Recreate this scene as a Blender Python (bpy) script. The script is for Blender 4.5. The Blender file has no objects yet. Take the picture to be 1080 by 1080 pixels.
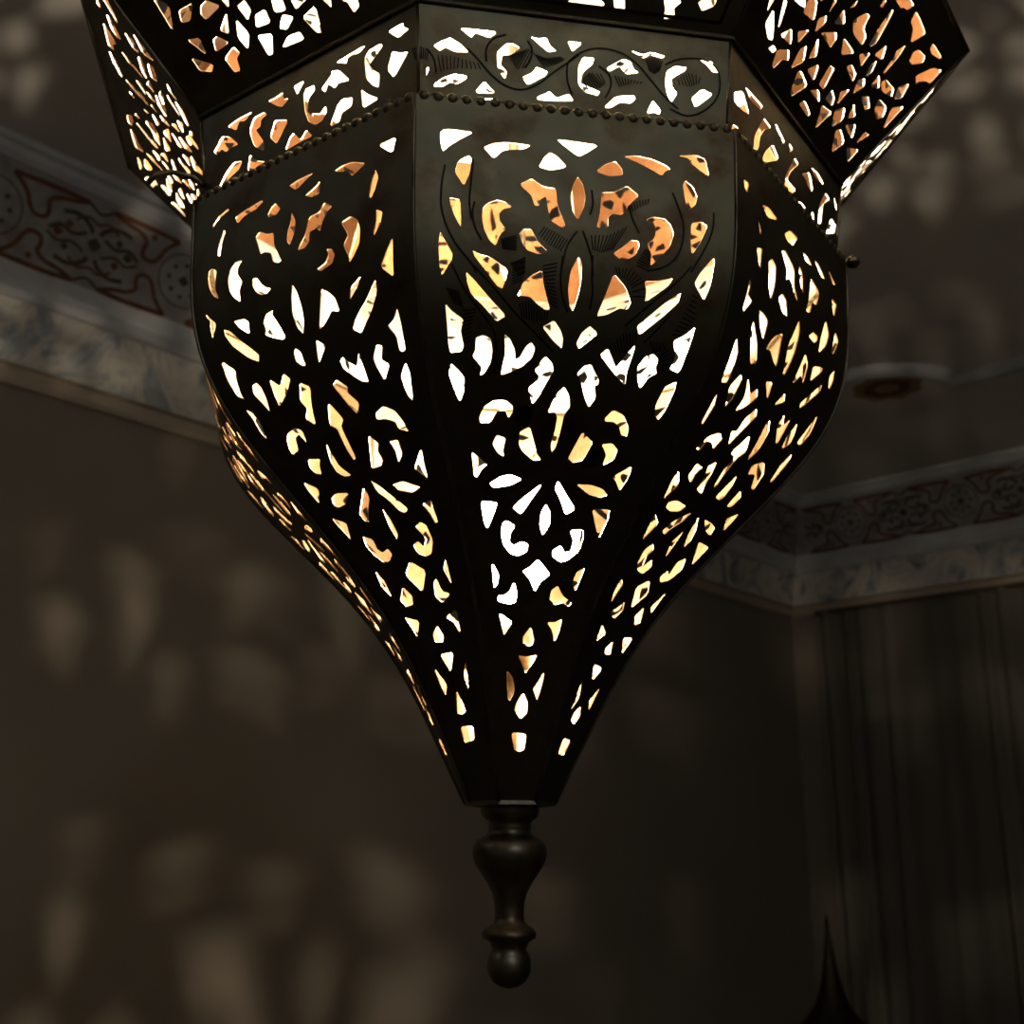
import bpy, bmesh, math, random
from mathutils import Vector, Matrix
from mathutils.geometry import delaunay_2d_cdt
random.seed(7)
SC = bpy.context.scene
COL = SC.collection
R0 = 0.2                       # radius of the beaded rim in metres
EYE = Vector((0, 0, 1.6))
PHI = -0.227875                    # turn of the octagon
AX_Y = 3.229305 * R0                # lantern axis
RIM_Z = 1.6 + 1.686326 * R0
LB = 1.577748 * R0
RAD = [v * R0 for v in [1.03017, 1.01860, 0.99073, 0.88996, 0.70120, 0.50031, 0.34399, 0.23175, 0.13049]]
H1, R1, H2, R2 = 0.262086 * R0, 1.034106 * R0, 0.681552 * R0, 1.446266 * R0

# pierced work: each hole is a polygon in the panel's own (across, along) coordinates, thousandths
HOLES = {
    'C': '79 59 92 54 121 53 176 54 138 67 105 80 87 90 79 73;210 77 236 69 274 65 352 65 330 73 268 78 241 93;164 93 172 97 167 121 150 142 123 122 133 104;108 164 140 166 142 208 123 192 112 177;79 218 90 228 117 251 79 279 73 264 74 234;207 177 220 168 250 161 275 163 295 170 269 174 256 182 258 192 276 204 259 213 246 230 226 221 212 207 207 192;321 132 356 121 391 132 430 133 434 161 459 189 448 193 413 184 405 165 400 147 382 153 378 163 365 163 356 148;381 97 395 82 412 74 434 79 460 92 453 97 412 103 382 100;433 51 468 51 561 53 530 66 503 75 490 73 460 62;319 210 331 203 355 201 375 219 406 232 380 237 345 233 330 225;177 241 194 245 228 248 282 263 276 277 265 289 249 286 206 262 183 249;498 110 513 122 521 141 516 159 497 179 481 165 475 145 483 124;557 96 583 84 614 77 634 88 637 99 597 103 564 99;643 68 681 64 730 67 774 75 788 81 774 84 760 93 725 84 690 76;815 57 869 52 901 57 913 86 887 79 856 67 847 59;829 105 837 98 859 106 874 122 868 136 846 146 837 133 832 117;856 168 886 164 907 170 888 195 861 217 855 192;572 132 614 129 650 117 687 131 658 147 636 165 606 164 593 171 593 186 558 188 568 165 571 149;712 170 734 164 770 165 788 173 800 188 788 208 760 225 731 239 733 222 718 207 740 197 744 184 736 173;613 226 639 216 665 204 687 204 692 213 680 226 654 234 632 233;504 236 514 247 515 269 507 293 494 312 483 304 475 282 481 258;617 257 656 273 680 294 672 304 646 303 607 313 576 316 596 289;718 263 763 261 807 255 792 268 728 292 727 275;838 275 832 291 790 311 728 336 714 325 743 313 791 292;932 219 936 229 929 265 918 283 879 260 891 246;554 330 583 339 562 348 528 360 518 353 531 340;907 321 907 332 905 349 900 380 863 376 870 361 848 341 879 333;606 366 629 357 653 371 669 380 700 360 718 350 715 369 711 385 717 400 665 386;746 377 764 364 789 360 811 366 809 375 818 383 793 390 776 403 757 391;535 391 556 381 580 379 595 388 615 396 616 402 604 404 618 418 599 430 573 416 551 399;902 392 907 403 903 426 892 439 872 434 858 422 867 400;156 273 179 282 222 303 276 325 245 333 212 318 169 301 157 286;390 261 395 279 406 296 419 312 403 313 380 307 356 298 334 297 318 298 333 280 359 269;84 317 103 326 138 335 126 349 132 367 122 374 85 376 82 362 85 341;176 357 200 353 225 356 229 371 222 385 198 398 182 401 192 391 162 379 174 371;273 349 294 356 308 368 309 379 326 376 347 361 363 357 376 364 366 376 334 387 259 399 267 386 277 372;399 336 437 327 460 339 470 349 469 361 437 352;414 373 439 381 446 390 429 402 402 421 380 431 360 412 397 401 396 396 380 391;83 390 107 398 124 406 117 421 98 434 84 423 70 402;492 409 514 418 525 432 507 441 502 461 492 481 478 486 470 477 481 459 482 444 469 439 443 440 454 429 471 417;171 457 170 450 191 438 229 430 271 429 300 435 299 443 284 449 271 441 241 442 213 456;216 482 234 471 273 474 260 488 263 496 235 492;332 466 373 459 392 474 409 490 433 497 395 498 351 489 333 482;676 442 700 432 743 437 780 451 787 462 761 461 741 450 714 446 680 446;692 474 734 472 768 480 766 492 723 499 726 486;558 493 576 478 596 461 649 473 636 486 624 495 583 498;118 493 149 499 182 507 152 514 130 523 118 521;791 513 862 498 866 515 852 530 817 519;191 530 248 521 293 518 346 523 293 531 209 535;452 527 418 542 355 567 308 559 352 548;531 523 568 535 648 557 603 564 564 547 523 532;625 525 700 525 762 529 797 537 757 540 694 536;136 553 221 554 200 568 156 588 142 579;486 553 515 564 523 578 492 593 469 581 466 565;745 556 837 555 850 568 842 594 784 573;270 577 321 583 293 593 288 604 314 609 363 603 404 606 398 616 346 622 294 619 253 609 240 594 251 581;724 583 743 595 739 612 691 624 641 628 580 621 573 613 618 606 649 615 688 613 689 598 653 586;479 627 528 636 580 647 520 657 487 671 447 655 385 643 439 637;167 635 207 650 198 661 171 669 165 655;818 635 814 650 803 668 763 655 771 641;318 660 345 676 334 688 288 691 196 687 199 679 243 679 294 672;658 662 713 676 799 685 782 691 726 685 665 689 616 681 617 669;198 705 316 717 234 737 214 725;634 716 706 715 752 710 760 727 738 744 692 727;486 723 531 744 514 750 471 752 424 746 421 739;383 767 461 769 584 766 537 781 475 794 426 780;253 791 318 801 347 817 337 828 289 838 265 834 255 813;689 792 692 806 673 827 655 836 585 819 635 808;463 825 532 841 537 857 454 867 350 851;320 889 559 891 554 915 458 919 368 915',
    'L': '96 70 128 55 178 47 181 51 144 56 112 66;159 85 169 89 150 107 144 129 130 126 132 114;83 162 88 149 104 147 126 154 121 168 117 184 133 204 110 197 90 181;184 181 198 162 224 153 255 155 232 164 229 175 251 191 236 203 237 223 208 212 190 199;305 194 322 195 343 209 361 217 385 221 364 227 339 226 316 218 303 207;216 70 270 65 341 61 349 64 317 72 261 75 230 83;374 92 393 81 410 78 433 91 416 98 381 97;487 107 505 127 499 146 480 162 467 154 469 138 481 125;320 124 338 117 371 127 403 130 406 152 440 182 425 184 401 178 392 162 362 156 344 157 331 138;633 116 666 128 643 133 623 147 616 160 600 153 570 154 567 170 548 177 518 176 527 169 551 155 567 129 611 128 622 120;857 58 929 58 915 82;675 68 713 65 753 67 804 79 776 85 750 90 731 78 695 73;848 98 859 112 847 130 828 142 822 135 833 111;852 164 877 172 869 188 842 203 839 199 850 184;611 74 609 96 574 95 546 88 585 82;581 54 542 62 504 70 472 57 522 54;707 162 747 158 774 168 785 185 781 205 753 222 736 229 735 219 715 199 736 186;916 217 913 249 910 273 863 253 890 233;643 195 665 198 676 209 663 220 616 225 598 220 636 215 649 205;608 253 634 260 661 273 670 293 639 288 603 301 571 308 589 284;779 255 759 269 721 283 733 266;835 268 835 286 806 306 745 331 713 322 735 310 791 290;910 315 916 338 915 367 901 369 889 366 887 349 862 334 890 329;63 222 79 231 106 245 76 266 74 248 80 237 64 229;194 251 245 254 262 261 253 279 213 264;141 259 165 264 208 285 268 312 257 322 215 311 162 288 140 269;383 257 374 263 392 277 413 300 402 304 362 297 327 289 337 282 332 270 351 259;484 229 501 244 512 270 511 286 496 306 476 293 468 271 474 247;444 322 461 328 464 348 449 347 429 339 432 328;87 305 135 324 121 336 108 360 116 365 88 359 81 332;185 352 209 350 220 358 220 372 203 391 190 378 172 364;277 351 313 364 352 350 371 359 334 373 264 389 268 372;408 368 447 377 416 399 389 424 357 413 389 402 374 390;582 378 618 391 607 397 642 413 613 425 586 409 554 384;501 402 536 427 508 435 505 475 488 477 482 462 485 436 457 430;202 433 229 425 279 421 304 427 293 442 277 430 249 433 226 448 182 452 182 445;245 463 308 466 283 474 265 485 235 482 225 474;391 450 388 464 389 480 428 495 385 494 358 486 360 472;96 381 113 386 124 401 104 424 95 417 100 397;130 489 186 502 131 521 122 504;234 517 274 513 350 516 294 528 233 531 214 526;138 543 208 553 197 560 163 576 147 558;463 513 459 528 411 542 374 557 345 555 340 545 374 537;528 508 565 518 594 528 671 551 643 555 607 550 571 534 530 522;507 545 522 558 527 580 503 587 494 571;268 575 324 582 313 595 338 601 396 597 402 606 352 614 299 613 261 603 245 589;674 576 724 572 752 577 764 597 719 614 669 616 615 611 604 599 652 595 683 603 718 594;625 454 658 466 637 474 644 486 623 492 565 493 590 478;722 467 767 468 762 485 727 494 732 481;875 484 864 505 863 520 836 514 805 505;645 518 713 517 761 524 800 528 743 533 661 526;779 550 844 547 839 558 844 575 823 576 807 563;640 353 669 364 690 370 713 353 716 371 720 392 686 388 627 368 623 358;544 320 579 332 554 341 527 351 536 334;797 352 820 355 804 371 832 379 793 396 774 377 771 367;905 383 913 396 897 428 882 422 872 410 870 398;707 431 752 425 798 434 821 448 832 461 787 455 782 446 742 440 699 438;520 620 619 636 514 665 430 637;188 624 214 641 197 665 160 649;350 653 396 668 367 680 292 682 262 672;820 625 814 661 776 639;688 649 701 666 770 673 672 684 620 673 653 655;214 697 352 706 246 730 237 714;793 696 774 732 724 713 657 706;533 716 565 733 529 742 438 740 449 728;451 760 623 759 517 789 474 772;299 780 398 808 328 825 302 807;760 775 714 821 683 798;520 818 592 851 537 857 430 855;416 877 662 877 623 899 409 903',
    'R': '60 71 104 67 83 88 67 82;203 80 259 71 333 76 249 91;171 115 196 131 183 136;391 87 444 68 506 68 466 92 414 95;158 165 204 157 192 194 174 188;252 170 281 158 317 165 313 195 290 226 260 208 258 185;362 127 390 118 435 126 477 138 473 164 504 186 474 179 454 166 428 160 400 170 407 151 380 134;521 118 550 130 554 163 525 147 516 129;553 83 602 82 642 92 581 95;664 74 705 73 767 89 735 92;801 62 877 76 854 81;629 117 706 129 677 159 639 160 620 184 583 188 606 165 617 143;120 225 131 238 122 250 157 254 112 277 103 273 112 248;189 277 256 304 289 325 251 332 192 297;214 257 246 256 293 261 289 292 238 275;346 213 375 199 407 203 434 228 389 228;325 299 344 283 369 271 415 260 423 285 436 310 403 306 359 296;530 215 547 234 537 274 515 311 499 310 477 268;627 226 663 212 702 212 706 220 679 229;774 168 808 192 788 214 745 234 729 235 738 206;869 173 907 183 867 217 849 216;834 113 881 115 862 142 850 142;624 258 665 272 671 303 638 293 604 311 593 311 606 290;712 266 790 255 790 263 727 289 720 288;899 241 907 262 896 278 880 275 871 258;110 315 153 335 156 371 113 376 109 345;219 352 241 359 237 384 217 399 180 374;275 350 336 366 368 354 393 365 346 384 295 396 310 373;404 338 450 333 470 358;569 333 595 345 533 358;822 281 826 293 731 337 715 329;120 390 144 407 130 431 116 429;281 428 316 434 301 449 263 443 222 445 211 458 178 459 216 438;429 376 455 387 426 406 389 435 349 418 384 414 389 396;490 409 541 432 512 443 503 466 509 484 496 487 476 466 486 443 441 441;564 378 607 394 620 420 592 438 553 386;641 359 677 373 701 359 718 401 641 379;769 357 799 376 810 388 777 400 752 382;886 326 908 360 892 381 853 379;876 398 895 406 900 445 883 442 860 419;726 428 791 441 816 464 787 464 733 447 680 452 660 439;248 473 310 474 289 485 294 497 240 490;385 460 411 479 413 490 440 502 374 499 371 482 343 469;145 491 209 506 160 530 138 505;220 536 220 529 277 523 384 524 360 533 285 538;604 460 631 477 636 493 618 498 570 496;722 474 771 482 763 498 720 500;470 527 448 543 395 556 370 567 326 564 358 549;157 549 246 558 185 587;557 528 630 546 661 561 644 572 589 553;631 528 712 528 782 532 798 543 720 540;522 552 535 577 533 593 487 573;313 584 361 590 329 601 358 616 406 603 453 612 410 625 326 623 282 615 267 596;748 557 887 558 887 573 877 589 810 572;876 501 883 516 879 530 812 514;756 584 813 601 770 620 687 627 637 620 668 608 721 614 700 593;542 630 636 649 533 676 436 645;197 641 244 648 211 677 181 660;393 670 432 682 377 697 268 691 346 680;852 638 855 650 861 673 796 664;704 668 803 692 738 697 659 685;236 710 363 721 258 737;688 720 840 716 823 746;545 729 623 750 523 752 475 744;402 771 595 774 499 796;294 800 373 824 271 848 289 825;738 803 722 831 702 843 628 828;485 839 551 854 476 870 359 864 392 848;331 894 567 896 515 921 315 919',
    'KL': '261 760 220 700 194 727 179 647 135 739 191 761;107 654 144 605 183 479 145 483 121 465 98 521 76 484 60 526 85 596;159 304 199 268 184 202 121 143 96 95 82 124 112 219;240 297 268 200 313 144 273 136 246 110 227 142;270 683 316 681 331 640 301 616 297 548 274 538 310 372 309 272 264 372 247 517 248 590;368 532 431 466 374 273 343 379;340 784 375 778 410 794 412 719 437 696 405 643 380 685;463 793 513 797 477 683;456 294 486 191 512 267 541 171 480 170 413 158 437 273;658 811 784 830 762 781 709 798 703 741;589 609 632 694 638 739 668 714 710 566 707 557 664 584 649 549 620 630 608 560;507 642 520 694 556 688 559 633 529 576 522 453 544 375 544 407 578 362 604 416 608 352 588 285 557 275 526 343 511 466;681 396 724 358 718 277 677 261 665 185 632 178 626 203 656 349;762 402 790 318 836 220 768 200;780 695 799 747 846 757 857 724 819 646 800 606 818 528 841 469 837 336 812 386 786 485;882 841 940 851 945 802 964 758 922 727 902 777;896 618 931 561 961 536 902 351 874 465',
    'KC': '-33 178 -10 332 7 331 31 348 35 326 16 265 -6 234;132 770 169 776 238 780 240 757 221 709 179 741 166 688;49 565 73 621 100 663 130 619 157 543 115 530 85 563 68 522;50 192 80 265 114 308 149 305 149 274 119 209 99 225 75 170 50 164;181 176 206 271 238 181 233 159 184 149;246 576 273 666 298 675 318 643 288 561 263 551 258 455 278 399 271 318 248 420;352 768 377 762 402 780 415 697 433 663 408 638 383 692;326 354 358 413 371 473 406 438 399 396 344 284;374 174 414 243 435 188 475 241 490 175 435 156 377 148;468 773 516 768 484 667;189 109 208 101 236 115 213 60;377 73 400 94 385 45;505 530 519 624 555 629 550 563 520 472 513 358 541 336 575 300 567 258 526 283 505 355;596 548 647 656 673 641 684 565 699 538 658 507 637 580 607 512;674 756 711 729 739 764 783 740 776 713 739 732 711 688;594 164 629 272 686 300 691 262 676 217 640 212 615 155 597 144;788 474 793 589 818 647 855 645 852 611 829 562 809 514 812 434 829 375 811 280 795 363;901 744 938 741 965 637 944 637 922 703;877 343 910 444 947 401 891 251;734 165 749 274 776 179 771 137 755 156 734 133;615 84 656 98 636 59 621 49;672 64 698 108 683 64',
    'KR': '42 519 103 632 162 480 103 437 45 428;120 716 262 741 243 673 163 644;-55 8 40 185 85 213 44 70 -42 -14;-82 114 -12 229 -45 115 -81 74;273 630 337 624 284 518 254 395 245 254 208 141 208 322;358 470 413 386 271 130 299 303;369 743 454 663 441 613 395 644;497 715 530 688 502 614;548 619 588 604 525 427 493 280 578 292 522 150 475 158 483 324;623 548 691 674 733 494 683 490 664 541;704 756 770 788 832 739 790 716 748 712;532 97 630 221 671 211 636 91 602 130;707 153 743 275 766 165;854 667 899 650 836 493 830 257 798 211 804 445;938 763 1018 656 992 617;878 199 927 458 983 433 970 329;335 135 370 170 365 116 337 74;108 93 151 213 147 119',
    'GR': '125 168 130 233 192 153 167 140;185 210 151 298 171 302 192 216;258 347 254 425 294 421 323 364;216 196 251 254 286 209;284 272 327 320 314 246;195 115 211 140 233 136 225 117;240 142 290 185 313 154 284 136 270 82 255 85;338 236 357 262 385 214 346 146;386 338 427 278 399 247;357 342 339 387 363 428 376 401;387 364 446 423 463 406 461 362 431 366;413 442 417 516 458 482;485 532 515 600 535 606 544 554 573 546 582 506 519 500;491 444 575 448 528 390;602 468 641 516 645 444;588 379 601 406 646 398 656 364;425 208 460 266 485 203;519 217 512 308 538 316 555 223;389 164 405 174 469 159 429 72 413 80;498 158 535 196 579 163;594 201 595 252 631 239 646 207;666 235 638 284 670 326;492 78 508 109 571 92 568 75;600 164 667 183 646 72 619 134;718 146 677 206 711 254 742 209;759 240 739 307 787 273;745 358 775 390 815 364 806 340;698 335 676 391 698 423 720 398;777 206 820 254 857 194;894 203 889 269 919 283;754 149 773 172 836 147 815 69;870 146 931 188 933 105;365 446 356 500 369 506;437 547 448 601 452 571;612 542 602 635 603 722 612 719 635 576 624 546;707 787 698 833 731 834 792 827 765 737 734 783;591 771 629 835 667 840 658 799 638 788 631 775;548 684 546 715 558 724 558 689;862 814 855 839 925 848 924 834 882 808;823 681 809 721 820 751 863 765 874 737 841 685;898 674 932 770 971 808 974 718 956 713 927 676 926 657;739 642 755 697 764 641 762 535 753 533 749 615;664 535 682 613 710 554;696 439 679 488 692 526 707 474;749 434 745 501 790 463;780 492 793 519 848 529 869 498 811 471;866 558 895 614 916 540 888 507;851 381 829 432 884 443 908 400 888 367;914 463 957 527 958 367',
    'GL': '124 564 157 498 117 396;178 456 234 452 195 398 165 409;258 424 284 430 316 383 250 365 243 395;334 400 356 385 344 359;275 293 327 342 297 264;374 340 407 346 411 300 385 272;420 271 458 270 456 216 403 226;497 291 530 279 529 225 489 241;561 250 617 224 565 208;481 173 512 214 543 185 504 155;577 161 633 176 622 77 604 85;669 184 696 177 688 141;734 142 785 133 785 92 761 81 750 128;347 295 363 217 333 167 321 224;146 328 188 311 177 235;231 272 252 276 278 230 218 224;391 190 443 168 412 96 394 103;460 97 500 125 542 119 547 84;119 251 176 183 156 159 119 187;235 177 286 201 295 166 274 153 263 104 240 110',
    'GC': '467 64 483 93 541 102 570 80 569 69;598 112 630 117 639 64 611 60;747 137 804 123 787 93 799 58 766 52 765 85;856 132 904 172 906 125 877 100',
}
LINES = {
    'C': [('L', '81 172 85 189 101 214 130 238 176 261 184 271'), ('L', '182 167 174 185 182 206 203 224'), ('L', '496 198 466 219 455 244 448 267'), ('L', '93 113 83 141 81 172'), ('L', '177 99 171 136 165 168 173 194'), ('H8', '379 208 405 221 445 230;396 196 431 203 466 212'), ('H5', '263 221 267 234;310 213 310 234'), ('H6', '293 255 315 270;337 245 337 265'), ('L', '488 203 472 216'), ('L', '514 197 533 220 546 240 551 262'), ('L', '658 149 667 170 690 191'), ('L', '796 121 814 144 833 171 830 200 814 225 777 241 724 248'), ('L', '927 147 927 170 911 198 863 244'), ('L', '540 130 546 153 536 169'), ('H6', '686 241 694 230 710 216;723 247 731 237 728 220'), ('H8', '541 202 594 200 650 184;547 224 573 227 608 221'), ('H6', '654 150 689 139 720 135;663 161 689 150 716 143'), ('L', '547 233 547 264 555 285 550 308'), ('L', '862 236 818 263 753 291 673 326'), ('L', '816 307 773 334 746 346'), ('H9', '620 247 665 247 718 263 724 285;631 256 654 263 679 273 683 286'), ('H8', '839 332 865 301 878 277;869 333 903 310 893 280'), ('H9', '769 344 818 344 860 361 868 381;786 356 808 359 827 369 823 377'), ('H7', '632 353 669 338 714 333;657 363 699 359 717 347'), ('L', '176 261 249 294 303 320 364 341 440 366'), ('L', '454 237 448 268 455 292 477 314'), ('L', '111 263 147 298 211 330 242 347 245 374 234 397'), ('H6', '298 256 298 269 298 283;337 244 337 262 329 276'), ('H10', '394 254 400 275 420 303;437 248 431 278 444 310'), ('H9', '321 308 357 302 413 316;331 325 368 331 409 326'), ('H7', '139 323 131 343 141 364;180 320 164 339 156 360'), ('H5', '90 296 109 314;129 300 140 318'), ('H7', '632 504 690 501 712 489;647 483 688 483 689 476'), ('H8', '315 438 315 453;386 432 369 455')],
    'KC': [('L', '154 573 184 490 223 348 273 240 324 219 374 292 424 437 469 549 504 642'), ('L', '213 470 208 594 233 714 273 761'), ('L', '342 725 358 651 353 538 333 451'), ('L', '469 549 467 373 486 237'), ('L', '27 525 51 441 55 302'), ('H8', '283 543 308 426 338 453;303 582 343 645 358 619'), ('H9', '61 475 110 478 184 443;70 323 119 372 194 384'), ('H8', '363 605 398 570 443 603;398 475 429 518 459 577'), ('H6', '-17 508 7 549 32 511;-8 403 12 426 26 416'), ('L', '474 567 509 676 569 748 641 727 693 633 742 473 785 327 833 215'), ('L', '787 652 833 734 911 764 965 669 973 443 944 270 871 132 807 206'), ('L', '571 555 607 488 613 362 593 243'), ('H7', '520 408 541 480 576 477;536 303 572 331 592 386'), ('H7', '623 478 664 461 711 445;639 371 675 416 706 427'), ('H7', '724 677 750 703 776 680;735 568 751 541 767 579'), ('H6', '830 521 866 600 903 564;836 458 867 454 898 497')],
}

def parse(s):
    out = []
    for p in s.split(';'):
        n = [int(x) / 1000 for x in p.split()]
        out.append([(n[i], n[i + 1]) for i in range(0, len(n), 2)])
    return out
HOLES = {k: parse(v) for k, v in HOLES.items()}

# ------------------------------------------------------------------ helpers
def tag(o, label=None, cat=None, group=None, kind=None):
    if label: o['label'] = label
    if cat: o['category'] = cat
    if group: o['group'] = group
    if kind: o['kind'] = kind
    return o

def empty(name, loc, rz=0):
    o = bpy.data.objects.new(name, None)
    o.location = loc
    o.rotation_euler = (0, 0, rz)
    o.empty_display_size = 0.05
    COL.objects.link(o)
    return o

def link(name, me, mats, parent=None, loc=None, rz=0.0):
    if me.materials:
        pass
    else:
        for m in mats: me.materials.append(m)
    o = bpy.data.objects.new(name, me)
    COL.objects.link(o)
    if parent: o.parent = parent
    if loc is not None: o.location = loc
    o.rotation_euler = (0, 0, rz)
    return o

def mesh(name, verts, faces, mi=None, smooth=None):
    me = bpy.data.meshes.new(name)
    me.from_pydata([tuple(v) for v in verts], [], faces)
    if mi: me.polygons.foreach_set('material_index', mi)
    if smooth is not None:
        me.polygons.foreach_set('use_smooth', smooth if isinstance(smooth, list) else [smooth] * len(faces))
    me.update()
    return me

class MB:
    """collects verts and faces of ONE part"""
    def __init__(s): s.v = []; s.f = []; s.m = []; s.s = []
    def add(s, vs, fs, m=0, smooth=False):
        k = len(s.v); s.v += [Vector(v) for v in vs]
        for f in fs: s.f.append([i + k for i in f]); s.m.append(m); s.s.append(smooth)
    def box(s, c, d, m=0, rz=0):
        x, y, z = (q / 2 for q in d); M = Matrix.Rotation(rz, 3, 'Z')
        vs = [Vector(c) + M @ Vector((a * x, b * y, e * z)) for e in (-1, 1) for a, b in ((-1, -1), (1, -1), (1, 1), (-1, 1))]
        s.add(vs, [(3, 2, 1, 0), (4, 5, 6, 7), (0, 1, 5, 4), (1, 2, 6, 5), (2, 3, 7, 6), (3, 0, 4, 7)], m)
    def lathe(s, prof, n=32, c=(0, 0, 0), m=0, ang0=0.0, smooth=True):
        c = Vector(c); vs = []; fs = []
        for r, z in prof:
            for i in range(n):
                a = ang0 + 2 * math.pi * i / n
                vs.append(c + Vector((r * math.cos(a), r * math.sin(a), z)))
        for j in range(len(prof) - 1):
            for i in range(n):
                k = (i + 1) % n
                fs.append((j * n + i, j * n + k, (j + 1) * n + k, (j + 1) * n + i))
        s.add(vs, fs, m, smooth)
    def tube(s, pts, r, n=10, m=0, closed=False, smooth=True):
        pts = [Vector(p) for p in pts]; N = len(pts); vs = []; fs = []
        rr = r if isinstance(r, list) else [r] * N
        up = None
        for i, p in enumerate(pts):
            if closed: t = pts[(i + 1) % N] - pts[i - 1]
            else: t = pts[min(i + 1, N - 1)] - pts[max(i - 1, 0)]
            t.normalize()
            if up is None:
                up = Vector((0, 0, 1)) if abs(t.z) < .9 else Vector((1, 0, 0))
            a = t.cross(up); a.normalize(); b = a.cross(t); up = b.copy()
            for k in range(n):
                q = 2 * math.pi * k / n
                vs.append(p + (a * math.cos(q) + b * math.sin(q)) * rr[i])
        for i in range(N if closed else N - 1):
            j = (i + 1) % N
            for k in range(n):
                l = (k + 1) % n
                fs.append((i * n + k, i * n + l, j * n + l, j * n + k))
        if not closed:
            fs.append(tuple(range(n - 1, -1, -1))); fs.append(tuple((N - 1) * n + k for k in range(n)))
        s.add(vs, fs, m, smooth)
    def ball(s, c, r, m=0, nu=12, nv=8, sq=(1, 1, 1)):
        prof = [(max(1e-5, r * math.sin(math.pi * j / nv)), -r * math.cos(math.pi * j / nv)) for j in range(nv + 1)]
        k = len(s.v); s.lathe(prof, nu, c, m)
        c = Vector(c)
        for i in range(k, len(s.v)):
            q = s.v[i] - c; s.v[i] = c + Vector((q.x * sq[0], q.y * sq[1], q.z * sq[2]))
    def build(s, name, mats, parent=None, loc=None, rz=0.0):
        return link(name, mesh(name, s.v, s.f, s.m, s.s), mats, parent, loc, rz)

# ------------------------------------------------------------------ materials
def new_mat(name):
    m = bpy.data.materials.new(name); m.use_nodes = True
    nt = m.node_tree
    return m, nt, nt.nodes['Principled BSDF'], nt.nodes, nt.links

def noise(ns, ls, scale, detail=6, rough=.6, dist=0.0, coord='Object', vec=None):
    n = ns.new('ShaderNodeTexNoise'); n.inputs['Scale'].default_value = scale
    n.inputs['Detail'].default_value = detail; n.inputs['Roughness'].default_value = rough
    n.inputs['Distortion'].default_value = dist
    tc = ns.new('ShaderNodeTexCoord'); ls.new(vec or tc.outputs[coord], n.inputs['Vector'])
    return n

def ramp(ns, ls, src, stops):
    r = ns.new('ShaderNodeValToRGB')
    while len(r.color_ramp.elements) < len(stops): r.color_ramp.elements.new(.5)
    for e, (p, c) in zip(r.color_ramp.elements, stops):
        e.position = p; e.color = (*c, 1)
    ls.new(src, r.inputs['Fac'])
    return r

def metal(name, cols, rough=(.40, .60), scale=26, bump=.12):
    m, nt, b, ns, ls = new_mat(name)
    n = noise(ns, ls, scale, 8, .65)
    r = ramp(ns, ls, n.outputs['Fac'], [(.3, cols[0]), (.5, cols[1]), (.68, cols[2])])
    ls.new(r.outputs['Color'], b.inputs['Base Color'])
    b.inputs['Metallic'].default_value = 1
    n2 = noise(ns, ls, scale * 3.1, 6)
    mr = ns.new('ShaderNodeMapRange'); mr.inputs[3].default_value = rough[0]; mr.inputs[4].default_value = rough[1]
    ls.new(n2.outputs['Fac'], mr.inputs[0]); ls.new(mr.outputs[0], b.inputs['Roughness'])
    bp = ns.new('ShaderNodeBump'); bp.inputs['Strength'].default_value = bump; bp.inputs['Distance'].default_value = .002
    n3 = noise(ns, ls, scale * 1.6, 4); ls.new(n3.outputs['Fac'], bp.inputs['Height']); ls.new(bp.outputs[0], b.inputs['Normal'])
    return m

def plaster(name, c0, c1, scale=3, rough=.9, bump=.15, mid=.5, bscale=60):
    m, nt, b, ns, ls = new_mat(name)
    n = noise(ns, ls, scale, 6, .6)
    r = ramp(ns, ls, n.outputs['Fac'], [(mid - .2, c0), (mid + .2, c1)])
    ls.new(r.outputs['Color'], b.inputs['Base Color']); b.inputs['Roughness'].default_value = rough
    bp = ns.new('ShaderNodeBump'); bp.inputs['Strength'].default_value = bump; bp.inputs['Distance'].default_value = .003
    n3 = noise(ns, ls, bscale, 4); ls.new(n3.outputs['Fac'], bp.inputs['Height']); ls.new(bp.outputs[0], b.inputs['Normal'])
    return m

BRASS = metal('aged_brass', [(.075, .044, .023), (.12, .106, .066), (.106, .111, .077)])
BRASS_IN = metal('inner_brass', [(.052, .028, .013), (.070, .041, .0195), (.08, .049, .0245)], (.4, .6), 30, .25)
LIT_IN = metal('inner_lit_tone', [(.60, .54, .43), (.74, .68, .56), (.80, .75, .64)], (.4, .6), 30, .25)  # lit copy of the inner metal: overexposed glow put into the colour
DIM_IN = metal('inner_dim_tone', [(.024, .0095, .0034), (.032, .0140, .0056), (.038, .0175, .0073)], (.4, .6), 30, .25)  # dim copy of the inner metal: weaker lighting put into the colour
GROOVE = metal('engraved_groove', [(.016, .013, .009), (.026, .022, .016), (.036, .03, .022)], (.5, .7), 60, 0)
DARKB = metal('dark_bronze', [(.07, .05, .03), (.14, .12, .085), (.20, .18, .13)], (.3, .5), 40, .1)
WALL = plaster('wall_plaster', (.235, .198, .155), (.29, .25, .20), 1.3)
CEIL = plaster('ceiling_paint', (.60, .58, .54), (.70, .68, .64), 2.2)
LIP = plaster('cornice_lip', (.40, .33, .25), (.52, .44, .34), 3)
STONE = plaster('cornice_grey', (.46, .48, .50), (.62, .64, .65), 9, .75, .3)
FRIEZE = plaster('frieze_grey', (.20, .175, .155), (.40, .40, .40), 11, .8, .3)
RUST = plaster('frieze_rust_paint', (.10, .032, .014), (.20, .075, .035), 30, .8, .2)
OLIVE = plaster('frieze_dark_paint', (.045, .04, .02), (.09, .075, .04), 30, .8, .2)
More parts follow.
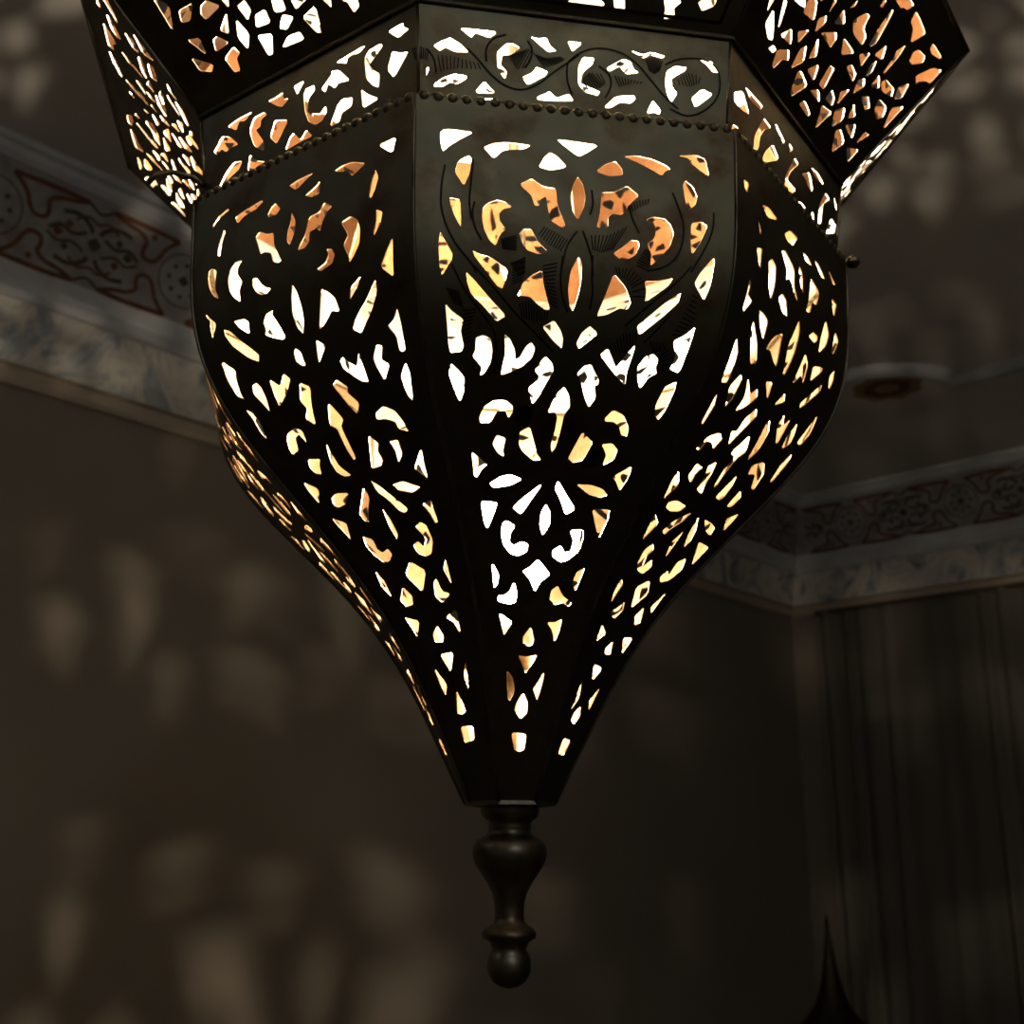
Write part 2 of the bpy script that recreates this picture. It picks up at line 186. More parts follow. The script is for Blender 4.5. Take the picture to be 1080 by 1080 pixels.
def marbled():
    m, nt, b, ns, ls = new_mat('cornice_marbled')
    n = noise(ns, ls, 5.2, 7, .62, 1.9)
    r = ramp(ns, ls, n.outputs['Fac'], [(.34, (.17, .20, .24)), (.45, (.42, .45, .47)), (.55, (.70, .66, .56)), (.68, (.52, .53, .52))])
    ls.new(r.outputs['Color'], b.inputs['Base Color']); b.inputs['Roughness'].default_value = .7
    bp = ns.new('ShaderNodeBump'); bp.inputs['Strength'].default_value = .5; bp.inputs['Distance'].default_value = .01
    ls.new(n.outputs['Fac'], bp.inputs['Height']); ls.new(bp.outputs[0], b.inputs['Normal'])
    return m
MARBLE = marbled()
FLOOR = plaster('dark_carpet', (.05, .03, .022), (.09, .055, .04), 6, .95, .5)
FRAME = plaster('dark_timber', (.05, .035, .025), (.09, .06, .045), 12, .5)

def emit(name, col, s):
    m, nt, b, ns, ls = new_mat(name)
    b.inputs['Base Color'].default_value = (1, .95, .85, 1)
    b.inputs['Emission Color'].default_value = (*col, 1); b.inputs['Emission Strength'].default_value = s
    return m
def glass(name, col, rough):
    m, nt, b, ns, ls = new_mat(name)
    b.inputs['Base Color'].default_value = (*col, 1); b.inputs['Roughness'].default_value = rough
    b.inputs['Transmission Weight'].default_value = 1
    return m
def sheer():
    m, nt, b, ns, ls = new_mat('sheer_voile')
    b.inputs['Base Color'].default_value = (.24, .22, .18, 1); b.inputs['Roughness'].default_value = 1
    t = ns.new('ShaderNodeBsdfTransparent'); mx = ns.new('ShaderNodeMixShader'); mx.inputs[0].default_value = .62
    out = ns['Material Output']
    ls.new(t.outputs[0], mx.inputs[1]); ls.new(b.outputs[0], mx.inputs[2]); ls.new(mx.outputs[0], out.inputs[0])
    return m
VOILE = sheer()
NIGHT = glass('night_glass', (.05, .06, .07), .05)

# ------------------------------------------------------------------ pierced panels
def spline(ys, t):
    # natural cubic spline through evenly spaced values
    n = len(ys); h = 1 / (n - 1)
    if not hasattr(spline, 'M') or spline.k is not ys:
        a = [0.0] * n; c = [0.0] * n
        for i in range(1, n - 1):
            rhs = 6 * (ys[i + 1] - 2 * ys[i] + ys[i - 1]) / h / h
            w = 4 - c[i - 1]; c[i] = 1 / w; a[i] = (rhs - a[i - 1]) / w
        M = [0.0] * n
        for i in range(n - 2, 0, -1): M[i] = a[i] - c[i] * M[i + 1]
        spline.M = M; spline.k = ys
    M = spline.M; t = min(1, max(0, t)); i = min(n - 2, int(t / h)); u1 = t - i * h; u0 = h - u1
    return M[i] * u0 ** 3 / 6 / h + M[i + 1] * u1 ** 3 / 6 / h + (ys[i] / h - M[i] * h / 6) * u0 + (ys[i + 1] / h - M[i + 1] * h / 6) * u1

def prof(kind, t):
    if kind == 'body': return spline(RAD, t), -t * LB
    if kind == 'collar': return R0 + (R1 - R0) * t, H1 * t
    if kind == 'flare': return R1 + (R2 - R1) * t, H1 + (H2 - H1) * t
    r, z = (R2 + (.62 * R0 - R2) * (t * .42 if kind == 'crown' else .42 + .58 * t)), (H2 + 1.15 * R0 * (t * .42 if kind == 'crown' else .42 + .58 * t))
    return r, z
C8, S8 = math.cos(math.pi / 8), math.sin(math.pi / 8)
def surf(kind, u, t, off=0.0):
    """panel facing -y, axis at the origin, rim plane at z = 0"""
    r, z = prof(kind, t)
    p = Vector(((2 * u - 1) * r * S8, -r * C8, z))
    if off:
        e = 1e-3; t0, t1 = max(0, t - e), min(1, t + e)
        a, b = prof(kind, t0), prof(kind, t1)
        d = Vector((0, -(b[0] - a[0]) * C8, b[1] - a[1])).normalized()
        n = Vector((0, d.z, -d.y))
        if n.y > 0: n = -n
        p = p + n * off
    return p

def chaikin(p, k=.13):
    o = []
    for i in range(len(p)):
        a, b = p[i], p[(i + 1) % len(p)]
        o.append((a[0] + (b[0] - a[0]) * k, a[1] + (b[1] - a[1]) * k))
        o.append((a[0] + (b[0] - a[0]) * (1 - k), a[1] + (b[1] - a[1]) * (1 - k)))
    return o

def inside(x, y, P):
    c = False; j = len(P) - 1
    for i in range(len(P)):
        if (P[i][1] > y) != (P[j][1] > y) and x < (P[j][0] - P[i][0]) * (y - P[i][1]) / (P[j][1] - P[i][1]) + P[i][0]: c = not c
        j = i
    return c

def pierced(name, kind, holes, rows, lines, thick=.0007):
    WU, WT = {'body': (7, 18), 'collar': (7.7, 2.7), 'flare': (9.5, 6), 'crown': (10, 6), 'shoulder': (7, 7)}[kind]
    V = []; E = []
    def ring(pts, closed=True):
        k = len(V); V.extend(Vector((a * WU, b * WT)) for a, b in pts)
        n = len(pts)
        for i in range(n if closed else n - 1): E.append((k + i, k + (i + 1) % n))
    left = [(0, i / rows) for i in range(rows + 1)]; right = [(1, i / rows) for i in range(rows, -1, -1)]
    ring(left + right)
    for i in range(1, rows):
        k = len(V); V.append(Vector((0, i / rows * WT))); V.append(Vector((WU, i / rows * WT))); E.append((k, k + 1))
    H = []
    for h in holes:
        h = [(min(.975, max(.025, a)), min(.985, max(.012, b))) for a, b in h]
        cx, cy = sum(p[0] for p in h) / len(h), sum(p[1] for p in h) / len(h)
        g = {'flare': 1.1, 'crown': 1.1}.get(kind, 1.03)
        h = [(cx + (a - cx) * g, cy + (b - cy) * g) for a, b in h]
        h = chaikin(h); H.append((h, min(p[0] for p in h), max(p[0] for p in h), min(p[1] for p in h), max(p[1] for p in h)))
        ring(h)
    r = delaunay_2d_cdt(V, E, [], 0, 1e-5)
    vs = [(v.x / WU, v.y / WT) for v in r[0]]
    keep = []
    for f in r[2]:
        x = sum(vs[i][0] for i in f) / len(f); y = sum(vs[i][1] for i in f) / len(f)
        if any(a <= x <= b and c <= y <= d and inside(x, y, h) for h, a, b, c, d in H): continue
        keep.append(list(f))
    n = len(vs)
    F = [surf(kind, u, t) for u, t in vs]; B = [surf(kind, u, t, -thick) for u, t in vs]
    # orient outwards
    ref = surf(kind, .5, .5, .01) - surf(kind, .5, .5)
    for f in keep:
        nn = (F[f[1]] - F[f[0]]).cross(F[f[2]] - F[f[0]])
        if nn.dot(ref) < 0: f.reverse()
    cnt = {}
    for f in keep:
        for i in range(3): cnt[(f[i], f[(i + 1) % 3])] = 1
    mb = MB()
    mb.add(F, keep, 0, True)
    mb.add(B, [f[::-1] for f in keep], 1, True)
    edge = [(a, b) for (a, b) in cnt if (b, a) not in cnt]
    W = []; WF = []
    for a, b in edge:
        k = len(W); W += [F[a], F[b], B[b], B[a]]; WF.append((k + 1, k, k + 3, k + 2))
    mb.add(W, WF, 1, False)
    for pts, w in lines:                      # engraved grooves, dark with old polish
        for i in range(len(pts) - 1):
            (u0, t0), (u1, t1) = pts[i], pts[i + 1]
            d = surf(kind, u1, t1) - surf(kind, u0, t0)
            if d.length < 1e-6: continue
            nrm = surf(kind, u0, t0, .01) - surf(kind, u0, t0)
            s = d.cross(nrm).normalized() * w
            ext = d.normalized() * w * .4
            a = surf(kind, u0, t0, .00025) - ext; b = surf(kind, u1, t1, .00025) + ext
            mb.add([a - s, b - s, b + s, a + s], [(0, 1, 2, 3)], 2)
    # drop ribbons crossing holes is not needed: they follow the metal
    return mesh(name, mb.v, mb.f, mb.m, mb.s)

def resample(pl, n):
    L = [0]
    for i in range(1, len(pl)): L.append(L[-1] + math.hypot(pl[i][0] - pl[i - 1][0], pl[i][1] - pl[i - 1][1]))
    o = []
    for k in range(n):
        q = L[-1] * k / (n - 1) if n > 1 else 0; i = 1
        while i < len(pl) - 1 and L[i] < q: i += 1
        f = (q - L[i - 1]) / max(1e-9, L[i] - L[i - 1])
        o.append((pl[i - 1][0] + (pl[i][0] - pl[i - 1][0]) * f, pl[i - 1][1] + (pl[i][1] - pl[i - 1][1]) * f))
    return o
def smooth_line(p):
    for _ in range(2):
        o = [p[0]]
        for i in range(len(p) - 1):
            a, b = p[i], p[i + 1]
            o += [(a[0] * .75 + b[0] * .25, a[1] * .75 + b[1] * .25), (a[0] * .25 + b[0] * .75, a[1] * .25 + b[1] * .75)]
        o.append(p[-1]); p = o
    return p
def engraving(key):
    out = []
    for kind, data in LINES.get(key, []):
        P = parse(data)
        if kind == 'L': out.append((smooth_line(P[0]), .00048))
        else:
            n = int(kind[1:]); a = resample(P[0], n + 2); b = resample(P[1], n + 2)
            for p, q in zip(a, b): out.append(([p, q], .00033))
    return out
BORDER = [([(.055, .06), (.055, .93), (.945, .93), (.945, .06), (.055, .06)], .0009)]

MATS = [BRASS, BRASS_IN, GROOVE]
MATS_LIT = [BRASS, LIT_IN, GROOVE]  # collar, flare and shoulder: inside painted as brightly lit
MATS_DIM = [BRASS, DIM_IN, GROOVE]  # crown: inside painted as less lit
mirror = lambda hs: [[(1 - a, b) for a, b in h] for h in hs]
ctr = lambda h: (sum(p[0] for p in h) / len(h), sum(p[1] for p in h) / len(h))
# flare: the part of the pattern the right-hand panel shows, its mirror filling what is left over
gr = HOLES['GR']
full = list(gr)
for h in mirror(gr):
    c = ctr(h)
    if c[1] > .02 + .95 * c[0] + .08 and all(math.hypot(c[0] - ctr(g)[0], (c[1] - ctr(g)[1]) * .8) > .055 for g in gr): full.append(h)
gl = HOLES['GL'] + [h for h in mirror(full) if all(math.hypot(ctr(h)[0] - ctr(g)[0], (ctr(h)[1] - ctr(g)[1]) * .8) > .085 for g in HOLES['GL']) and min(p[1] for p in h) > .42 * (1 - .2 * ctr(h)[0])]
gc = HOLES['GC'] + [h for h in full if min(p[1] for p in h) > .19]

bodyC = pierced('side_panel', 'body', HOLES['C'], 44, engraving('C'))
bodyL = pierced('side_panel', 'body', HOLES['L'], 44, [])
bodyR = pierced('side_panel', 'body', HOLES['R'], 44, [])
colC = pierced('collar_panel', 'collar', HOLES['KC'], 3, engraving('KC'))
colL = pierced('collar_panel', 'collar', HOLES['KL'], 3, [])
colR = pierced('collar_panel', 'collar', HOLES['KR'], 3, [])
flC = pierced('flare_panel', 'flare', gc, 3, BORDER)
flL = pierced('flare_panel', 'flare', gl, 3, [])
flR = pierced('flare_panel', 'flare', full, 3, [])
flE = pierced('flare_panel', 'flare', mirror(full), 3, [])
crown = pierced('crown_panel', 'crown', [[(.5 + (a - .5) * .9, .06 + b * .85) for a, b in h] for h in full], 3, [])
shoulder = pierced('shoulder_panel', 'shoulder', [[(.5 + (a - .5) * .85, .1 + b * .8) for a, b in h] for h in HOLES['C'][20:45]], 3, [])

lantern = empty('pendant_lantern', (0, AX_Y, RIM_Z))
tag(lantern, 'large octagonal pierced brass lantern with glowing cut-outs hanging in the foreground', 'lantern')
STEP = math.pi / 4
def rot_of(k):           # k = 0 is the panel facing the room's middle, seen frontally
    return PHI + STEP / 2 + k * STEP
order = {0: (bodyC, colC, flC), 1: (bodyR, colR, flR), -1: (bodyL, colL, flL), -2: (bodyC, colC, flE),
         2: (bodyL, colC, flE), 3: (bodyC, colL, flR), 4: (bodyR, colC, flL), -3: (bodyL, colR, flR)}
for k in (0, 1, -1, -2, 2, 3, 4, -3):
    b, c, f = order[k]; a = rot_of(k)
    link('side_panel', b, MATS, lantern, (0, 0, 0), a)
    link('collar_panel', c, MATS_LIT, lantern, (0, 0, 0), a)
    link('flare_panel', f, MATS_LIT, lantern, (0, 0, 0), a)
    link('crown_panel', crown, MATS_DIM, lantern, (0, 0, 0), a)
    link('shoulder_panel', shoulder, MATS_LIT, lantern, (0, 0, 0), a)

# soldered seams on the eight corners of the tapered body
def corner(kind, t, grow=0.0):
    r, z = prof(kind, t); r += grow
    return Vector((-r * S8, -r * C8, z))
sm = MB(); sm.tube([corner('body', i / 40, .0002) for i in range(41)], .0009, 8)
sme = mesh('corner_seam', sm.v, sm.f, sm.m, sm.s)
sm2 = MB(); sm2.tube([corner('collar', 0), corner('collar', 1)], .0008, 8)
sm2.tube([corner('flare', i / 4) for i in range(5)], .0009, 8)
sm2.tube([corner('crown', i / 4) for i in range(5)] + [corner('shoulder', i / 4) for i in range(1, 5)], .0009, 8)
sme2 = mesh('upper_seam', sm2.v, sm2.f, sm2.m, sm2.s)
for k in range(8):
    link('corner_seam', sme, [DARKB], lantern, (0, 0, 0), rot_of(k))
    link('upper_seam', sme2, [DARKB], lantern, (0, 0, 0), rot_of(k))

def octa(r, z, n=1, shift=0):
    P = [Vector((math.sin(PHI + i * STEP) * r, -math.cos(PHI + i * STEP) * r, z)) for i in range(8)]
    o = []
    for i in range(8):
        for j in range(n): o.append(P[i].lerp(P[(i + 1) % 8], (j + shift) / n))
    return o
bd = MB()
bd.tube(octa(R0 * 1.006, -.001), .0032, 8, closed=True, smooth=False)
bd.tube(octa(R0 * 1.003, .0038), .0009, 8, closed=True, smooth=False)
for p in octa(R0 * 1.018, 0, 23, .5): bd.ball(p, .0034, 0, 10, 8)
bd.build('beaded_rim', [BRASS], lantern, (0, 0, 0))
lp = MB(); lp.tube(octa(R1 * 1.004, H1), .0013, 8, closed=True, smooth=False)
lp.build('collar_lip', [BRASS], lantern, (0, 0, 0))
lp = MB(); lp.tube(octa(R2 * 1.0, H2), .0015, 8, closed=True, smooth=False)
lp.build('flare_rim', [DARKB], lantern, (0, 0, 0))

# bottom plate and turned finial
rb = RAD[-1]
cap = MB()
o1, o2, o3 = octa(rb * 1.0, -LB + .004), octa(rb * 1.02, -LB - .0015), octa(rb * .55, -LB - .003)
cap.add(o1 + o2 + o3, [(i, (i + 1) % 8, 8 + (i + 1) % 8, 8 + i) for i in range(8)] + [(8 + i, 8 + (i + 1) % 8, 16 + (i + 1) % 8, 16 + i) for i in range(8)] + [tuple(range(23, 15, -1))])
cap.build('base_cap', [DARKB], lantern, (0, 0, 0))
PX = .00053
FP = [(30, 0), (31, 5), (29, 11), (23, 15), (22, 19), (23, 22), (21, 25), (27, 30), (35, 34), (38.5, 41), (39, 49), (37, 57), (31, 66),
      (24, 76), (18, 87), (15.5, 98), (15, 110), (17, 116), (25, 121), (28, 125), (27.5, 130), (20, 134), (19, 138), (17, 141), (20, 145),
      (22, 151), (22.5, 158), (21, 165), (17, 171.5), (10, 176), (3, 178), (.05, 178.3)]
fin = MB(); fin.lathe([(r * PX, -LB - .002 - z * PX) for r, z in FP], 36)
fin.build('finial', [DARKB], lantern, (0, 0, 0))

# latch pin on the right-hand corner, wire hook on the left-hand one
def radial(ang, r, z): return Vector((math.sin(ang) * r, -math.cos(ang) * r, z))
pn = MB(); a = PHI + 2 * STEP
pn.tube([radial(a, R0 * .99, 0), radial(a, R0 * 1.055, -.0015)], .0021, 10)
pn.ball(radial(a, R0 * 1.05, -.001), .0042, 0, 14, 10)
pn.build('latch_pin', [DARKB], lantern, (0, 0, 0))
hk = MB(); a = PHI - STEP
T = Vector((math.cos(a), math.sin(a), 0))
hk.tube([radial(a, R0 * 1.0, .010) + T * .000, radial(a, R0 * 1.04, .0135), radial(a, R0 * 1.09, .0155) - T * .004, radial(a, R0 * 1.13, .013) - T * .007, radial(a, R0 * 1.15, .007) - T * .008], .0017, 10)
hk.build('latch_hook', [DARKB], lantern, (0, 0, 0))

# dome cap, ring, chain and ceiling rose above the frame
CZ = H2 + 1.15 * R0
CEIL_Z = 3.26 - RIM_Z
dm = MB()
dm.lathe([(.62 * R0 * 1.03, CZ - .004), (.62 * R0 * 1.05, CZ + .004), (.56 * R0, CZ + .03), (.40 * R0, CZ + .07), (.2 * R0, CZ + .1), (.09 * R0, CZ + .12), (.07 * R0, CZ + .15), (.03 * R0, CZ + .165), (.0002, CZ + .166)], 32)
dm.build('dome_cap', [LIT_IN], lantern, (0, 0, 0))
ch = MB(); z = CZ + .176; k = 0
while z < CEIL_Z - .06:
    pts = []
    for i in range(14):
        q = 2 * math.pi * i / 14
        x = .0085 * math.cos(q); zz = .016 * math.sin(q)
        pts.append((x, 0, z + zz) if k % 2 == 0 else (0, x, z + zz))
    ch.tube(pts, .0022, 8, closed=True); z += .0262; k += 1
ch.build('chain', [DARKB], lantern, (0, 0, 0))
rs = MB(); rs.lathe([(.0002, CEIL_Z - .075), (.012, CEIL_Z - .07), (.02, CEIL_Z - .045), (.05, CEIL_Z - .025), (.058, CEIL_Z)], 28)
rs.build('ceiling_rose', [DARKB], lantern, (0, 0, 0))
# two bare bulbs: one hanging from the dome, one standing on the base
hold = MB(); hold.tube([(0, 0, CZ + .02), (0, 0, (-.009) + .05)], .004, 10)
hold.lathe([(.0002, (-.009) + .056), (.008, (-.009) + .054), (.009, (-.009) + .03), (.006, (-.009) + .022), (.0002, (-.009) + .0215)], 16)
hold.build('lamp_holder', [DARKB], lantern, (0, 0, 0))
hold = MB(); hold.tube([(0, 0, -LB - .001), (0, 0, (-.155) - .085)], .004, 10)
hold.lathe([(.0002, (-.155) - .088), (.011, (-.155) - .086), (.012, (-.155) - .058), (.009, (-.155) - .052), (.0002, (-.155) - .0515)], 16)
hold.build('lamp_holder', [DARKB], lantern, (0, 0, 0))
bu = MB(); bu.lathe([(.0002, (-.155) + .042), (.016, (-.155) + .0388), (.030, (-.155) + .0294), (.039, (-.155) + .0155), (.042, (-.155)), (.039, (-.155) - .0155), (.030, (-.155) - .0294), (.018, (-.155) - .042), (.011, (-.155) - .054)], 20)
bu.build('globe_bulb', [emit('globe_glow', (1, .84, .63), 950)], lantern, (0, 0, 0))
bz, br = (-.009) + .012, .0045
bu = MB(); bu.ball((0, 0, bz), br, 0, 14, 10); bu.lathe([(br * .4, bz + br * .85), (.003, bz + br + .006)], 10)
bu.build('bulb', [emit('bulb_glow', (1, .82, .60), 68000)], lantern, (0, 0, 0))


# ------------------------------------------------------------------ the room
ANG = math.radians(47.6)
RM = Matrix.Rotation(ANG, 3, 'Z')
XR, YL, XB, YR, ZC = 5.059, 2.694, -3.0, -2.6, 3.26          # right wall, left wall, rear and far side, ceiling (room axes)
def W(x, y, z): return RM @ Vector((x, y, z))
def room_obj(name, mb, mats, kind='structure'):
    o = mb.build(name, mats, None, (0, 0, 0), ANG)
    if kind: o['kind'] = kind
    return o
T = .12
f = MB(); f.box(((XR + XB) / 2, (YL + YR) / 2, -T / 2), (XR - XB + 2 * T, YL - YR + 2 * T, T)); room_obj('floor', f, [FLOOR])
f = MB(); f.box(((XR + XB) / 2, (YL + YR) / 2, ZC + T / 2), (XR - XB + 2 * T, YL - YR + 2 * T, T)); room_obj('ceiling', f, [CEIL])
f = MB(); f.box(((XR + XB) / 2, YL + T / 2, ZC / 2), (XR - XB, T, ZC)); room_obj('wall_left', f, [WALL])
f = MB(); f.box(((XR + XB) / 2, YR - T / 2, ZC / 2), (XR - XB, T, ZC)); room_obj('wall_front', f, [WALL])
f = MB(); f.box((XB - T / 2, (YL + YR) / 2, ZC / 2), (T, YL - YR + 2 * T, ZC)); room_obj('wall_rear', f, [WALL])
# right wall with the window opening behind the curtain
WY0, WY1, WZ0, WZ1 = 1.774, 2.479, .75, 2.17
f = MB()
f.box((XR + T / 2, (YL + T + WY1) / 2, ZC / 2), (T, YL + T - WY1, ZC)); f.box((XR + T / 2, (YR - T + WY0) / 2, ZC / 2), (T, WY0 - YR + T, ZC))
f.box((XR + T / 2, (WY0 + WY1) / 2, WZ0 / 2), (T, WY1 - WY0, WZ0)); f.box((XR + T / 2, (WY0 + WY1) / 2, (WZ1 + ZC) / 2), (T, WY1 - WY0, ZC - WZ1))
room_obj('wall_right', f, [WALL])
f = MB(); wc = (WY0 + WY1) / 2; ww = WY1 - WY0; wh = WZ1 - WZ0; wz = (WZ0 + WZ1) / 2
for s in (-1, 1):
    f.box((XR + .06, wc + s * (ww / 2 - .02), wz), (.06, .04, wh)); f.box((XR + .06, wc, wz + s * (wh / 2 - .02)), (.06, ww - .08, .04))
f.box((XR + .06, wc, wz), (.05, .035, wh - .08))
win = room_obj('window_1', f, [FRAME])
for s in (-1, 1):
    g = MB(); g.box((XR + .06, wc + s * (ww / 4 - .011), wz), (.006, ww / 2 - .058, wh - .08))
    p = g.build('window_pane', [NIGHT], win, (0, 0, 0))

# cornice: lip, marbled cove, bead, painted frieze, upper moulding; one length per wall, mitred
CP = [(0, 2.70, 0), (.018, 2.70, 0), (.024, 2.712, 0), (.024, 2.738, 0), (.016, 2.748, 0), (.03, 2.752, 1), (.036, 2.80, 1), (.052, 2.845, 1), (.074, 2.88, 1), (.084, 2.894, 2),
      (.098, 2.899, 2), (.104, 2.912, 2), (.100, 2.928, 2), (.09, 2.936, 2), (.094, 2.945, 2), (.1, 2.985, 3), (.16, 3.21, 2), (.176, 3.213, 2), (.19, 3.225, 2), (.196, 3.24, 2), (.21, 3.245, 2), (.214, 3.26, 2)]
def cornice(name, wall, extra=None):
    mb = MB(); vs = []; fs = []; mi = []
    if wall == 'left': pt = lambda o, z, e: (XB + o if e == 0 else XR - o, YL - o, z)
    if wall == 'right': pt = lambda o, z, e: (XR - o, YL - o if e == 0 else YR + o, z)
    if wall == 'front': pt = lambda o, z, e: (XR - o if e == 0 else XB + o, YR + o, z)
    if wall == 'rear': pt = lambda o, z, e: (XB + o, YR + o if e == 0 else YL - o, z)
    for o, z, m in CP: vs += [pt(o, z, 0), pt(o, z, 1)]
    for i in range(len(CP) - 1):
        mb.add([vs[2 * i], vs[2 * i + 1], vs[2 * i + 3], vs[2 * i + 2]], [(0, 1, 2, 3)], CP[i][2])
    if extra: extra(mb)
    return room_obj(name, mb, [LIP, MARBLE, STONE, FRIEZE, RUST, OLIVE])
# painted frieze motif: a = metres along the wall from the corner, t = 0..1 up the frieze
def on_frieze(wall, a, t, lift=.0008):
    o = .1 + .06 * t; z = 2.985 + .225 * t; n = Vector((.966, -.258))
    o += lift * n.x; z += lift * n.y
    return Vector((XR - a, YL - o, z)) if wall == 'left' else Vector((XR - o, YL - a, z))
def stroke(mb, wall, pts, w, m):
    pts = smooth_line(pts) if len(pts) > 2 else pts
    L = []
    for i, (a, t) in enumerate(pts):
        p, q = pts[max(0, i - 1)], pts[min(len(pts) - 1, i + 1)]
        dx, dt = q[0] - p[0], (q[1] - p[1]) * .233
        l = math.hypot(dx, dt) or 1
        nx, nt = -dt / l * w, dx / l * w / .233
        L += [on_frieze(wall, a + nx, t + nt), on_frieze(wall, a - nx, t - nt)]
    mb.add(L, [(2 * i, 2 * i + 1, 2 * i + 3, 2 * i + 2) for i in range(len(pts) - 1)], m)
def patch(mb, wall, a, t, r, m, n=4, squash=1):
    P = []
    for i in range(2 * n):
        q = math.pi * i / n; rr = r if i % 2 == 0 else r * .78
        P.append(on_frieze(wall, a + rr * math.cos(q), t + rr * math.sin(q) / .233 * squash, .0014))
    mb.add(P, [tuple(range(2 * n))], m)
# one repeat, a from 0 (medallion centre) to .533 (next medallion centre)
MOTIF = [(4, .007, [(.035, .93), (.15, .95), (.23, .94)]), (4, .007, [(.30, .94), (.38, .95), (.50, .93)]),
    (4, .006, [(.035, .93), (.07, .80), (.085, .64), (.10, .57), (.13, .58), (.135, .68), (.125, .78), (.15, .86), (.19, .88), (.23, .94)]),
    (4, .006, [(.50, .93), (.46, .80), (.445, .64), (.43, .57), (.40, .58), (.395, .68), (.405, .78), (.38, .86), (.34, .88), (.30, .94)]),
    (4, .007, [(.035, .03), (.15, .01), (.23, .03)]), (4, .007, [(.30, .03), (.38, .01), (.50, .03)]),
    (4, .006, [(.035, .03), (.07, .16), (.085, .32), (.10, .40), (.13, .38), (.135, .28), (.125, .2), (.15, .12), (.19, .1), (.23, .03)]),
    (4, .006, [(.50, .03), (.46, .16), (.445, .32), (.43, .40), (.40, .38), (.395, .28), (.405, .2), (.38, .12), (.34, .1), (.30, .03)]),
    (5, .006, [(.17, .74), (.21, .78), (.245, .70), (.255, .62)]), (5, .006, [(.36, .74), (.32, .78), (.285, .70), (.275, .62)]),
    (5, .006, [(.17, .22), (.21, .18), (.245, .26), (.255, .34)]), (5, .006, [(.36, .22), (.32, .18), (.285, .26), (.275, .34)]),
    (5, .005, [(.14, .50), (.17, .60), (.205, .52), (.24, .60)]), (5, .005, [(.39, .50), (.36, .60), (.325, .52), (.29, .60)]),
    (5, .004, [(.14, .46), (.17, .38), (.205, .46), (.24, .38)]), (5, .004, [(.39, .46), (.36, .38), (.325, .46), (.29, .38)]),
    (4, .004, [(.205, .70), (.235, .80), (.265, .72), (.295, .80), (.325, .70)]), (4, .004, [(.205, .27), (.235, .17), (.265, .25), (.295, .17), (.325, .27)]),
    (5, .004, [(.23, .94), (.265, .84), (.30, .94)]), (5, .004, [(.23, .03), (.265, .13), (.30, .03)])]
def frieze_paint(wall, length):
    def go(mb):
        k = -1
        while .417 - .533 + (k + 1) * .533 < length:
            a0 = .417 - .533 + (k + 1) * .533; k += 1
            for m, w, pts in MOTIF:
                pts = [(a0 + a, t) for a, t in pts]
                if min(p[0] for p in pts) < .17 or max(p[0] for p in pts) > length: continue
                stroke(mb, wall, pts, w, m)
            for da, t, r, m in ((.17, .5, .014, 5), (.20, .62, .011, 5), (.20, .36, .012, 4), (.34, .62, .012, 4), (.34, .36, .011, 5), (.365, .5, .014, 4), (.265, .5, .02, 5), (.11, .86, .01, 4), (.42, .12, .01, 4)):
                if .17 < a0 + da < length: patch(mb, wall, a0 + da, t, r, m)
            if .2 < a0 < length:
                for q in range(8):
                    patch(mb, wall, a0 + .045 * math.cos(q * math.pi / 4), .5 + .045 * math.sin(q * math.pi / 4) / .233, .008, 5)
                patch(mb, wall, a0, .5, .016, 5)
                stroke(mb, wall, [(a0 + .075 * math.cos(q * math.pi / 12), .5 + .075 * math.sin(q * math.pi / 12) / .233) for q in range(25)], .002, 5)
    return go
cornice('trim_1', 'left', frieze_paint('left', 6.2)); cornice('trim_2', 'right', frieze_paint('right', 4.2))
cornice('trim_3', 'front'); cornice('trim_4', 'rear')
# raised ceiling moulding with scooped corners and painted rosettes
ox, oy = 1.13, 1.02
path = []
def scoop(cx, cy, sx, sy):      # concave corner from the x side to the y side
    r = .31
    return [(cx - sx * r * math.sin(q), cy - sy * r * math.cos(q)) for q in [math.pi / 2 * i / 8 for i in range(9)]]
cs = [(XR - ox, YL - oy, 1, 1), (XR - ox, YR + oy, 1, -1), (XB + ox, YR + oy, -1, -1), (XB + ox, YL - oy, -1, 1)]
for i, c in enumerate(cs):
    p = scoop(*c)
    path += p[::-1] if i % 2 == 0 else p
f = MB()
n = len(path); prof_ = [(-.045, 0), (-.035, -.022), (0, -.034), (.02, -.028), (.03, -.012), (.045, 0)]
vs = []
for i, (x, y) in enumerate(path):
    a, b = Vector(path[i - 1]), Vector(path[(i + 1) % n]); d = (b - a).normalized(); nn = Vector((-d.y, d.x))
    for o, z in prof_: vs.append((x + nn.x * o, y + nn.y * o, ZC + z))
k = len(prof_)
f.add(vs, [(i * k + j, i * k + j + 1, ((i + 1) % n) * k + j + 1, ((i + 1) % n) * k + j) for i in range(n) for j in range(k - 1)], 0, True)
room_obj('trim_5', f, [STONE])
f = MB()
for cx, cy, sx, sy in cs:
    x, y = cx - sx * .09, cy - sy * .09
    for ring_, (r, m) in enumerate(((.125, 0), (.085, 1), (.045, 0))):
        P = []
        for i in range(32):
            q = 2 * math.pi * i / 32; rr = r * (1 + .07 * math.cos(8 * q))
            P.append((x + rr * math.cos(q), y + rr * math.sin(q), ZC - .001 - ring_ * .0012))
        f.add(P, [tuple(range(31, -1, -1))], m)
room_obj('trim_6', f, [plaster('rosette_brown', (.26, .15, .08), (.46, .29, .17), 22), RUST])

